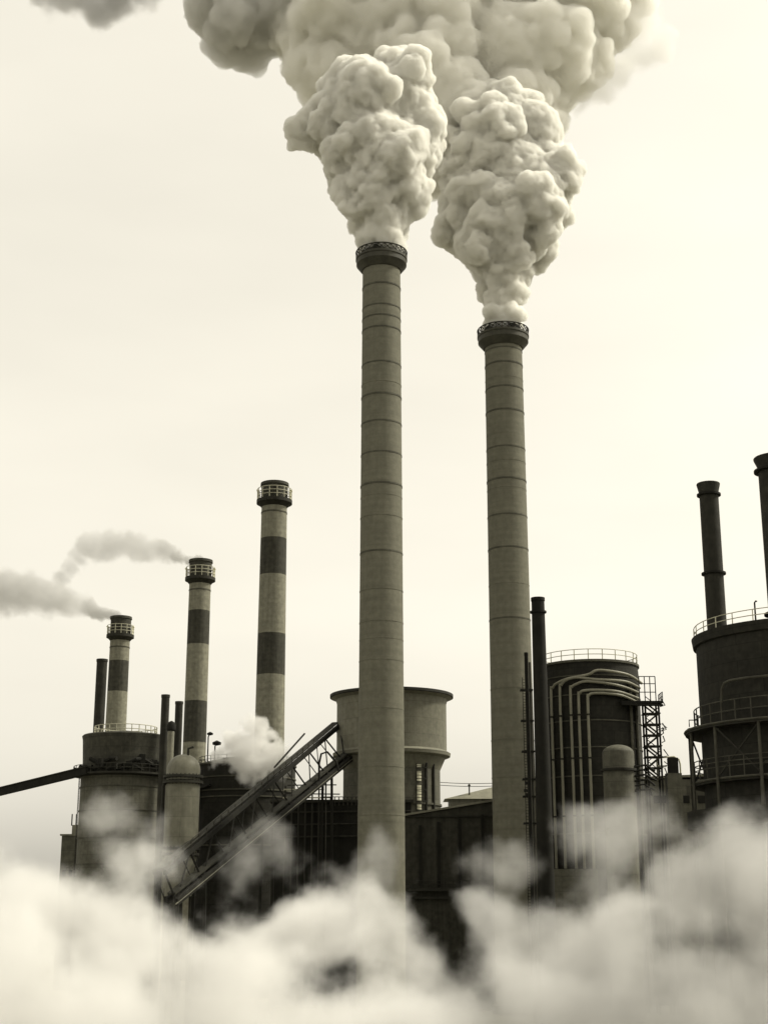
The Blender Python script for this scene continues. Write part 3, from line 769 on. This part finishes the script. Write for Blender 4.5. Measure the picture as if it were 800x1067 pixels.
# looping handrail pipe on the drum
m = MB(); pts = []
for (px, py) in ((751, 732), (751.5, 718), (754, 712), (760, 709), (775, 706.5), (800, 704), (830, 702)):
    Rr = r + .5; y = Y - Rr
    for _ in range(30):
        x = P(px, py, y).x - cx; y = Y - math.sqrt(max(Rr * Rr - x * x, .5))
    qq = P(px, py, y); pts.append((qq.x - cx, qq.y - Y, qq.z))
m.tube(pts, .16, 8); m.build('drum_pipe', M['steel'], t)
rnd = random.Random(21)
for k in range(5):
    a = R(228 + k * 13); rr = r + .45; z0_ = zg + rnd.uniform(-6, -2); m = MB()
    m.tube([(rr * math.cos(a), rr * math.sin(a), 2), (rr * math.cos(a), rr * math.sin(a), z0_), (rr * math.cos(a + .05), rr * math.sin(a + .05), z0_ + .5), (rr * math.cos(a + .16), rr * math.sin(a + .16), z0_ + .6)], rnd.uniform(.1, .2), 8)
    m.build('riser_pipe', M['steel'], t)
# stacks standing on the tank roof
plain_stack(744.5, 620, 504, 19.5, 176, 'black stack with flared top and two flanges on the roof of the right tank', 'stacks on the right tank', rings=(516, 598), mat='iron', flare=1, z0=zt - .2, w_bot=21, name='roof_stack')
plain_stack(812, 560, 477, 34, 166, 'taller black stack cut by the right edge of the picture', 'stacks on the right tank', rings=(491, 640), mat='iron', flare=1, z0=zt - .2, w_bot=36, name='roof_stack')

# ------------------------------------------------------------------ billowing smoke (solid-looking cauliflower plumes)
def ico(sub):
    b = bmesh.new(); bmesh.ops.create_icosphere(b, subdivisions=sub, radius=1.0)
    v = np.array([x.co[:] for x in b.verts]); f = np.array([[q.index for q in x.verts] for x in b.faces]); b.free(); return v, f
ICO = {k: ico(k) for k in (1, 2, 3)}
def spheres_mesh(name, S):
    """S: list of (centre, radius, level) -> one mesh"""
    vs, fs, off = [], [], 0
    for c, r_, lv in S:
        v, f = ICO[lv]
        vs.append(v * r_ + np.array(c)); fs.append(f + off); off += len(v)
    v = np.concatenate(vs); f = np.concatenate(fs)
    me = bpy.data.meshes.new(name)
    me.vertices.add(len(v)); me.vertices.foreach_set('co', v.ravel())
    me.loops.add(len(f) * 3); me.loops.foreach_set('vertex_index', f.ravel().astype(np.int32))
    me.polygons.add(len(f)); me.polygons.foreach_set('loop_start', np.arange(len(f), dtype=np.int32) * 3)
    me.update(calc_edges=True); me.validate()
    return me
def rdir(rng):
    while True:
        v = rng.normal(size=3); n = np.linalg.norm(v)
        if n > 1e-3: return v / n
def cauliflower(cores, rng, n1=16, n2=9, k1=(.30, .55), k2=(.28, .5), lift=.85, min_r=.25, n3=0):
    S = [(np.array(c), r_, 3) for c, r_ in cores]
    for c, r_ in cores:
        c = np.array(c)
        for _ in range(n1):
            d = rdir(rng)
            r1 = r_ * rng.uniform(*k1); c1 = c + d * r_ * lift * rng.uniform(.85, 1.05)
            S.append((c1, r1, 3 if r1 > 2 else 2))
            for _ in range(n2):
                d2 = rdir(rng) + d * .7; d2 /= np.linalg.norm(d2)
                r2 = r1 * rng.uniform(*k2)
                if r2 < min_r: continue
                c2 = c1 + d2 * r1 * rng.uniform(.75, .95)
                S.append((c2, r2, 2))
                for _ in range(n3):
                    d3 = rdir(rng) + d2 * .8; d3 /= np.linalg.norm(d3)
                    r3 = r2 * rng.uniform(.3, .5)
                    if r3 < min_r: continue
                    S.append((c2 + d3 * r2 * .85, r3, 1))
    return S
TEX = {}
def tex(name, kind, size, **kw):
    t_ = bpy.data.textures.new(name, kind); t_.noise_scale = size
    for k_, v_ in kw.items(): setattr(t_, k_, v_)
    return t_
TEX['big'] = tex('billow_big', 'CLOUDS', 4.5, noise_depth=2, noise_type='HARD_NOISE')
TEX['mid'] = tex('billow_mid', 'CLOUDS', 1.5, noise_depth=3, noise_type='HARD_NOISE')
TEX['fine'] = tex('billow_fine', 'CLOUDS', 0.6, noise_depth=2, noise_type='HARD_NOISE')
def smoke_mat(name, alb, dens):
    """vapour so dense that it reads almost as a surface, with slightly soft edges"""
    m, t_ = new_mat(name); N, L = t_.nodes, t_.links
    pv = N.new('ShaderNodeVolumePrincipled')
    pv.inputs['Color'].default_value = (alb, alb * .995, alb * .97, 1)
    pv.inputs['Density'].default_value = dens
    pv.inputs['Anisotropy'].default_value = 0.0
    o = N.new('ShaderNodeOutputMaterial'); L.new(pv.outputs[0], o.inputs['Volume'])
    return m
M['smoke'] = smoke_mat('dense_white_smoke', .945, 2.4)
M['smoke_soft'] = smoke_mat('rolling_smoke', .985, .8)
M['smoke_dark'] = smoke_mat('dull_smoke', .85, .6)
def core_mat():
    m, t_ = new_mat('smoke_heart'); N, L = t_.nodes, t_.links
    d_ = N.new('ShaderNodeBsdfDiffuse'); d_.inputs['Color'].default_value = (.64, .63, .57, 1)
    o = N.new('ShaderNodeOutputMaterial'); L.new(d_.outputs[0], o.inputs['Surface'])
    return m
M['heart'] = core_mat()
def plume(name, S, cores, voxel, mat, label, group=None, big=2.6, mid=.55, fine=.24, smooth=4, shrink=.78, cat='smoke'):
    me = spheres_mesh(name, S)
    o = bpy.data.objects.new(name, me); COL.objects.link(o); me.materials.append(mat)
    rm = o.modifiers.new('remesh', 'REMESH'); rm.mode = 'VOXEL'; rm.voxel_size = voxel; rm.use_smooth_shade = True
    sm = o.modifiers.new('soften', 'SMOOTH'); sm.iterations = smooth; sm.factor = .5
    for tn, st in (('big', big), ('mid', mid), ('fine', fine)):
        if st:
            d_ = o.modifiers.new(tn, 'DISPLACE'); d_.texture = TEX[tn]; d_.strength = -st; d_.mid_level = .5; d_.texture_coords = 'GLOBAL'
    rm = o.modifiers.new('remesh_again', 'REMESH'); rm.mode = 'VOXEL'; rm.voxel_size = voxel * .9; rm.use_smooth_shade = True
    # the opaque heart of the cloud, a little inside its billowing outline
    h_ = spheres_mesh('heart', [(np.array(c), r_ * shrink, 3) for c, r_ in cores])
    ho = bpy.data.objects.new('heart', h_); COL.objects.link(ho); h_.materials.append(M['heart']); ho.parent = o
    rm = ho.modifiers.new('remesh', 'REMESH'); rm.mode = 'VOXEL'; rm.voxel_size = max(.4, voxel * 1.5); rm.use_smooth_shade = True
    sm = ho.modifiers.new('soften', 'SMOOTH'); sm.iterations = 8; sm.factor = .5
    return tag(o, label, cat, group)

def core(px, py, rpx, Y, dy=0.0):
    p = P(px, py, Y + dy); return ((p.x, p.y, p.z), SZ(rpx, py, Y))
rng = np.random.default_rng(11)
# left plume: narrow at the mouth, swelling to a broad head
cl = [core(398, 262, 15, 200), core(398, 250, 19, 200), core(397, 236, 23, 200), core(394, 220, 29, 200), core(392, 203, 33, 200), core(388, 186, 37, 200), core(405, 196, 30, 200, -1),
      core(372, 172, 30, 200), core(416, 172, 30, 200), core(392, 158, 40, 200, -2), core(360, 140, 32, 200), core(330, 134, 20, 200), core(424, 130, 30, 200), core(388, 122, 44, 200),
      core(366, 104, 32, 200), core(410, 106, 37, 200), core(380, 92, 28, 200), core(414, 96, 29, 200, 2)]
S = cauliflower(cl[:5], rng, 14, 8, (.28, .5), (.3, .5), .85, .22, 1) + cauliflower(cl[5:], rng, 7, 5, (.4, .72), (.3, .6), .8, .4, 0)
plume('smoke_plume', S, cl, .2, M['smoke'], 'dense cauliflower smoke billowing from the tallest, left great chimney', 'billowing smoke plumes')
cr_ = [core(526, 340, 15, 217), core(526, 326, 16, 217), core(526, 308, 17.5, 217), core(525, 290, 21, 217), core(522, 270, 28, 217), core(508, 248, 32, 217), core(540, 246, 30, 217),
       core(494, 226, 28, 217), core(530, 222, 38, 217, -2), core(568, 204, 28, 217), core(490, 192, 26, 217), core(534, 190, 42, 217), core(566, 176, 28, 217), core(488, 160, 24, 217),
       core(520, 150, 36, 217), core(548, 140, 32, 217), core(520, 124, 26, 217)]
S = cauliflower(cr_[:5], rng, 14, 8, (.28, .5), (.3, .5), .85, .22, 1) + cauliflower(cr_[5:], rng, 7, 5, (.4, .72), (.3, .6), .8, .4, 0)
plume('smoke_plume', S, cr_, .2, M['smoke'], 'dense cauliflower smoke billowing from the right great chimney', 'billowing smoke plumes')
# merged cloud rolling behind and above
cu = [core(452, 170, 30, 222), core(462, 130, 45, 224), core(445, 85, 50, 224), core(350, 75, 34, 226), core(335, 40, 40, 228), core(390, 30, 60, 226), core(460, 30, 62, 226), core(530, 60, 55, 226), core(552, 125, 32, 228),
      core(575, 55, 44, 226), core(592, 18, 42, 228), core(540, -10, 60, 228), core(615, 62, 20, 229), core(636, 30, 20, 230), core(640, -4, 28, 230), core(608, 84, 12, 229), core(440, -40, 70, 230), core(340, -20, 50, 230), core(610, -60, 60, 232), core(500, -90, 80, 232)]
cu2 = [core(222, 10, 26, 232), core(250, 15, 40, 232), core(280, 20, 34, 232), core(300, -10, 40, 232), core(240, -30, 40, 232)]
S = cauliflower(cu, rng, 10, 7, (.3, .6), (.28, .55), .85, .5, 0)
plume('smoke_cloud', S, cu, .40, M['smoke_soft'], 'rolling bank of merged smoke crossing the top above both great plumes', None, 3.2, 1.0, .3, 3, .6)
S = cauliflower(cu2, rng, 9, 6, (.3, .6), (.28, .5), .85, .8, 0)
plume('smoke_cloud', S, cu2, .45, M['smoke_dark'], 'dark rounded lobe of smoke hanging at the top, left of the merged bank', None, 2.6, 1.0, .3, 3, .6)

# ------------------------------------------------------------------ soft volumes: thin drifting smoke, steam
def soft_cloud(name, puffs, dens, label, cat, group=None, kind=None, scale=.12, amp=.55, lo=.18, hi=.55, detail=4.0, rough=.55, aniso=.1, alb=.955, step=1.0, boost=None, smax=.25, warp=0.0, wscale=.1, seed=0.0, fill=1.35):
    """puffs: list of (centre, radius). The mesh is the lumpy outline; its inside holds vapour thinning towards the outline."""
    me = spheres_mesh(name, [(c, r_ * fill + warp * .8, 3) for c, r_ in puffs])
    o = bpy.data.objects.new(name, me); COL.objects.link(o)
    rmin = min(r_ for _, r_ in puffs)
    rm = o.modifiers.new('remesh', 'REMESH'); rm.mode = 'VOXEL'; rm.voxel_size = max(.12, rmin * .22); rm.use_smooth_shade = True
    m, t_ = new_mat(name + '_vapour'); N, L = t_.nodes, t_.links
    geo = N.new('ShaderNodeTexCoord')
    pos = geo.outputs['Object']
    nz = N.new('ShaderNodeTexNoise'); nz.noise_dimensions = '4D'
    nz.inputs['Scale'].default_value = scale; nz.inputs['Detail'].default_value = detail; nz.inputs['Roughness'].default_value = rough; nz.inputs['W'].default_value = seed
    L.new(pos, nz.inputs['Vector'])
    if warp:
        wn = N.new('ShaderNodeTexNoise'); wn.noise_dimensions = '4D'; wn.inputs['W'].default_value = seed + 40
        wn.inputs['Scale'].default_value = wscale; wn.inputs['Detail'].default_value = 3; wn.inputs['Roughness'].default_value = .55
        L.new(pos, wn.inputs['Vector'])
        w1 = N.new('ShaderNodeVectorMath'); w1.operation = 'SUBTRACT'; w1.inputs[1].default_value = (.5, .5, .5); L.new(wn.outputs['Color'], w1.inputs[0])
        w2 = N.new('ShaderNodeVectorMath'); w2.operation = 'MULTIPLY_ADD'; w2.inputs[1].default_value = (warp * 4, warp * 4, warp * 3)
        L.new(w1.outputs[0], w2.inputs[0]); L.new(pos, w2.inputs[2]); pos = w2.outputs[0]
    f = None
    for c, r_ in puffs:
        dn = N.new('ShaderNodeVectorMath'); dn.operation = 'DISTANCE'; L.new(pos, dn.inputs[0]); dn.inputs[1].default_value = tuple(c)
        k = N.new('ShaderNodeMath'); k.operation = 'MULTIPLY_ADD'; k.inputs[1].default_value = -1.0 / r_; k.inputs[2].default_value = 1.0
        L.new(dn.outputs['Value'], k.inputs[0])
        if f is None: f = k.outputs[0]
        else:
            mx = N.new('ShaderNodeMath'); mx.operation = 'SMOOTH_MAX'; mx.inputs[2].default_value = smax
            L.new(f, mx.inputs[0]); L.new(k.outputs[0], mx.inputs[1]); f = mx.outputs[0]
    na = N.new('ShaderNodeMath'); na.operation = 'MULTIPLY_ADD'; na.inputs[1].default_value = amp * 2; na.inputs[2].default_value = -amp
    L.new(nz.outputs['Fac'], na.inputs[0])
    ad = N.new('ShaderNodeMath'); ad.operation = 'ADD'; L.new(f, ad.inputs[0]); L.new(na.outputs[0], ad.inputs[1])
    mr = N.new('ShaderNodeMapRange'); mr.interpolation_type = 'SMOOTHSTEP'
    mr.inputs[1].default_value = lo; mr.inputs[2].default_value = hi; mr.inputs[3].default_value = 0; mr.inputs[4].default_value = dens
    L.new(ad.outputs[0], mr.inputs[0])
    pv = N.new('ShaderNodeVolumePrincipled')
    pv.inputs['Color'].default_value = (alb, alb * .995, alb * .985, 1)
    pv.inputs['Anisotropy'].default_value = aniso
    den = mr.outputs[0]
    if boost:
        # vapour is thicker where it leaves the mouth
        sx = N.new('ShaderNodeSeparateXYZ'); L.new(geo.outputs['Object'], sx.inputs[0])
        bm = N.new('ShaderNodeMapRange'); bm.inputs[1].default_value = boost[0]; bm.inputs[2].default_value = boost[1]; bm.inputs[3].default_value = 1.0; bm.inputs[4].default_value = boost[2]
        L.new(sx.outputs['X'], bm.inputs[0])
        bx = N.new('ShaderNodeMath'); bx.operation = 'MULTIPLY'; L.new(den, bx.inputs[0]); L.new(bm.outputs[0], bx.inputs[1]); den = bx.outputs[0]
    L.new(den, pv.inputs['Density'])
    ou = N.new('ShaderNodeOutputMaterial'); L.new(pv.outputs[0], ou.inputs['Volume'])
    m.cycles.volume_step_rate = step
    me.materials.append(m)
    return tag(o, label, cat, group, kind)

def pf(px, py, rpx, Y):
    p = P(px, py, Y); return ((p.x, p.y, p.z), SZ(rpx, py, Y))
def along(pts, n, Y0, Y1):
    """pts: (px, py, radius px) way-points -> n overlapping puffs"""
    out = []
    L_ = [0]
    for a_, b_ in zip(pts, pts[1:]): L_.append(L_[-1] + math.hypot(b_[0] - a_[0], b_[1] - a_[1]))
    for k in range(n):
        q = L_[-1] * (k / (n - 1)) ** 1.35
        i_ = max(i for i in range(len(L_)) if L_[i] <= q + 1e-6); i_ = min(i_, len(pts) - 2)
        u = (q - L_[i_]) / (L_[i_ + 1] - L_[i_]); v = [a_ + (b_ - a_) * u for a_, b_ in zip(pts[i_], pts[i_ + 1])]
        out.append(pf(v[0], v[1], v[2], Y0 + (Y1 - Y0) * k / (n - 1)))
    return out
# thin smoke of the two left striped chimneys
soft_cloud('smoke_trail', along([(206, 585, 7), (190, 581, 8), (165, 573, 14), (140, 569, 18), (112, 568, 19), (92, 570, 17), (80, 584, 11), (66, 602, 10)], 17, 320, 326),
           .20, 'thin grey smoke trailing left from the middle striped chimney', 'smoke', 'thin smoke trails on the left', scale=.26, amp=.8, lo=.03, hi=.45, detail=6, rough=.62, alb=.62, step=.4, seed=3, warp=1.1, wscale=.22, boost=(P(160, 583, 320).x, P(203, 583, 320).x, 5.0))
soft_cloud('smoke_trail', along([(125, 645, 7), (108, 640, 9), (85, 630, 14), (62, 625, 20), (38, 619, 24), (10, 617, 27), (-30, 612, 32)], 16, 355, 360),
           .20, 'thin grey smoke trailing left from the shortest striped chimney', 'smoke', 'thin smoke trails on the left', scale=.24, amp=.8, lo=.03, hi=.45, detail=6, rough=.62, alb=.62, step=.4, seed=5, warp=1.2, wscale=.2, boost=(P(80, 642, 355).x, P(122, 642, 355).x, 5.0))
# white steam puff at the foot of the tallest striped chimney
soft_cloud('steam_puff', [pf(262, 757, 13, 243), pf(268, 770, 18, 243), pf(255, 778, 20, 243), pf(280, 788, 20, 243), pf(262, 792, 24, 243), pf(290, 798, 14, 243), pf(240, 776, 14, 243), pf(272, 757, 10, 243), pf(284, 778, 15, 243), pf(248, 790, 18, 243), pf(226, 788, 13, 243)],
           .6, 'small white steam puff at the foot of the tallest striped chimney', 'steam', scale=.36, amp=1.2, lo=.04, hi=.5, detail=6, rough=.6, step=.4, seed=8.6, warp=1.3, wscale=.22, alb=.9)
# wisps at the ends of the upper bank
soft_cloud('smoke_wisp', [pf(648, 40, 32, 231), pf(668, 58, 24, 232), pf(688, 46, 18, 232), pf(640, 72, 24, 230), pf(620, 92, 20, 229), pf(600, 108, 16, 228), pf(664, 15, 30, 231), pf(655, -10, 30, 231)],
           .26, 'faint wisp of smoke tearing off the right end of the merged bank', 'smoke', scale=.12, amp=1.1, lo=.05, hi=.55, step=.6, seed=12, warp=2.5, wscale=.12)
soft_cloud('smoke_wisp', [pf(70, -2, 26, 236), pf(95, 4, 28, 236), pf(125, -4, 28, 236), pf(150, -10, 24, 236), pf(45, -10, 20, 236)],
           .40, 'grey scrap of smoke at the top left corner, apart from the rest', 'smoke', scale=.13, amp=1.0, lo=.05, hi=.5, alb=.6, step=.6, seed=15, warp=2, wscale=.12)
# low steam rolling across the foot of the works
STEAM = dict(scale=.15, amp=1.35, lo=.02, hi=.6, detail=6, rough=.6, step=.5, warp=3.4, wscale=.085, smax=.5)
soft_cloud('steam_bank', [pf(-50, 955, 92, 124), pf(20, 965, 80, 124), pf(75, 960, 62, 124), pf(140, 975, 76, 122), pf(205, 1010, 62, 120), pf(262, 1000, 48, 120), pf(318, 965, 50, 120), pf(375, 960, 62, 120), pf(425, 1010, 52, 118),
                          pf(-40, 1080, 150, 108), pf(100, 1080, 140, 108), pf(240, 1105, 140, 106), pf(370, 1100, 130, 106)],
           .30, 'bright white steam rolling across the left foot of the works', 'steam', kind='stuff', seed=21.4, alb=.88, **STEAM)  # lit copy of the steam: brightness put into a higher albedo
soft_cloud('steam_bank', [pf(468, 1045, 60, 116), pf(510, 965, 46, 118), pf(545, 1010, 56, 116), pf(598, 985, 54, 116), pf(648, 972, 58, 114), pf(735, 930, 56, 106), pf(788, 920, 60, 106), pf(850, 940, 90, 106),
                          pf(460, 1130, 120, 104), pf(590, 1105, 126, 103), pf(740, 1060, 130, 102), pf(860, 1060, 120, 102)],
           .26, 'shaded steam billowing before the right half of the works', 'steam', kind='stuff', seed=24.1, alb=.74, **STEAM)  # shaded copy of the same steam: shade put into a lower albedo
soft_cloud('steam_wisps', [pf(100, 850, 40, 150), pf(135, 885, 45, 150), pf(290, 890, 40, 152), pf(265, 905, 40, 152), pf(390, 905, 42, 150), pf(510, 905, 40, 150), pf(590, 870, 40, 152), pf(640, 870, 45, 152), pf(690, 860, 45, 150), pf(625, 910, 50, 150)],
           .12, 'torn pale wisps of steam rising before the tanks and chimneys', 'steam', kind='stuff', scale=.17, amp=1.3, lo=.05, hi=.8, detail=6, rough=.6, step=.5, seed=27, alb=.86, warp=3.5, wscale=.1)
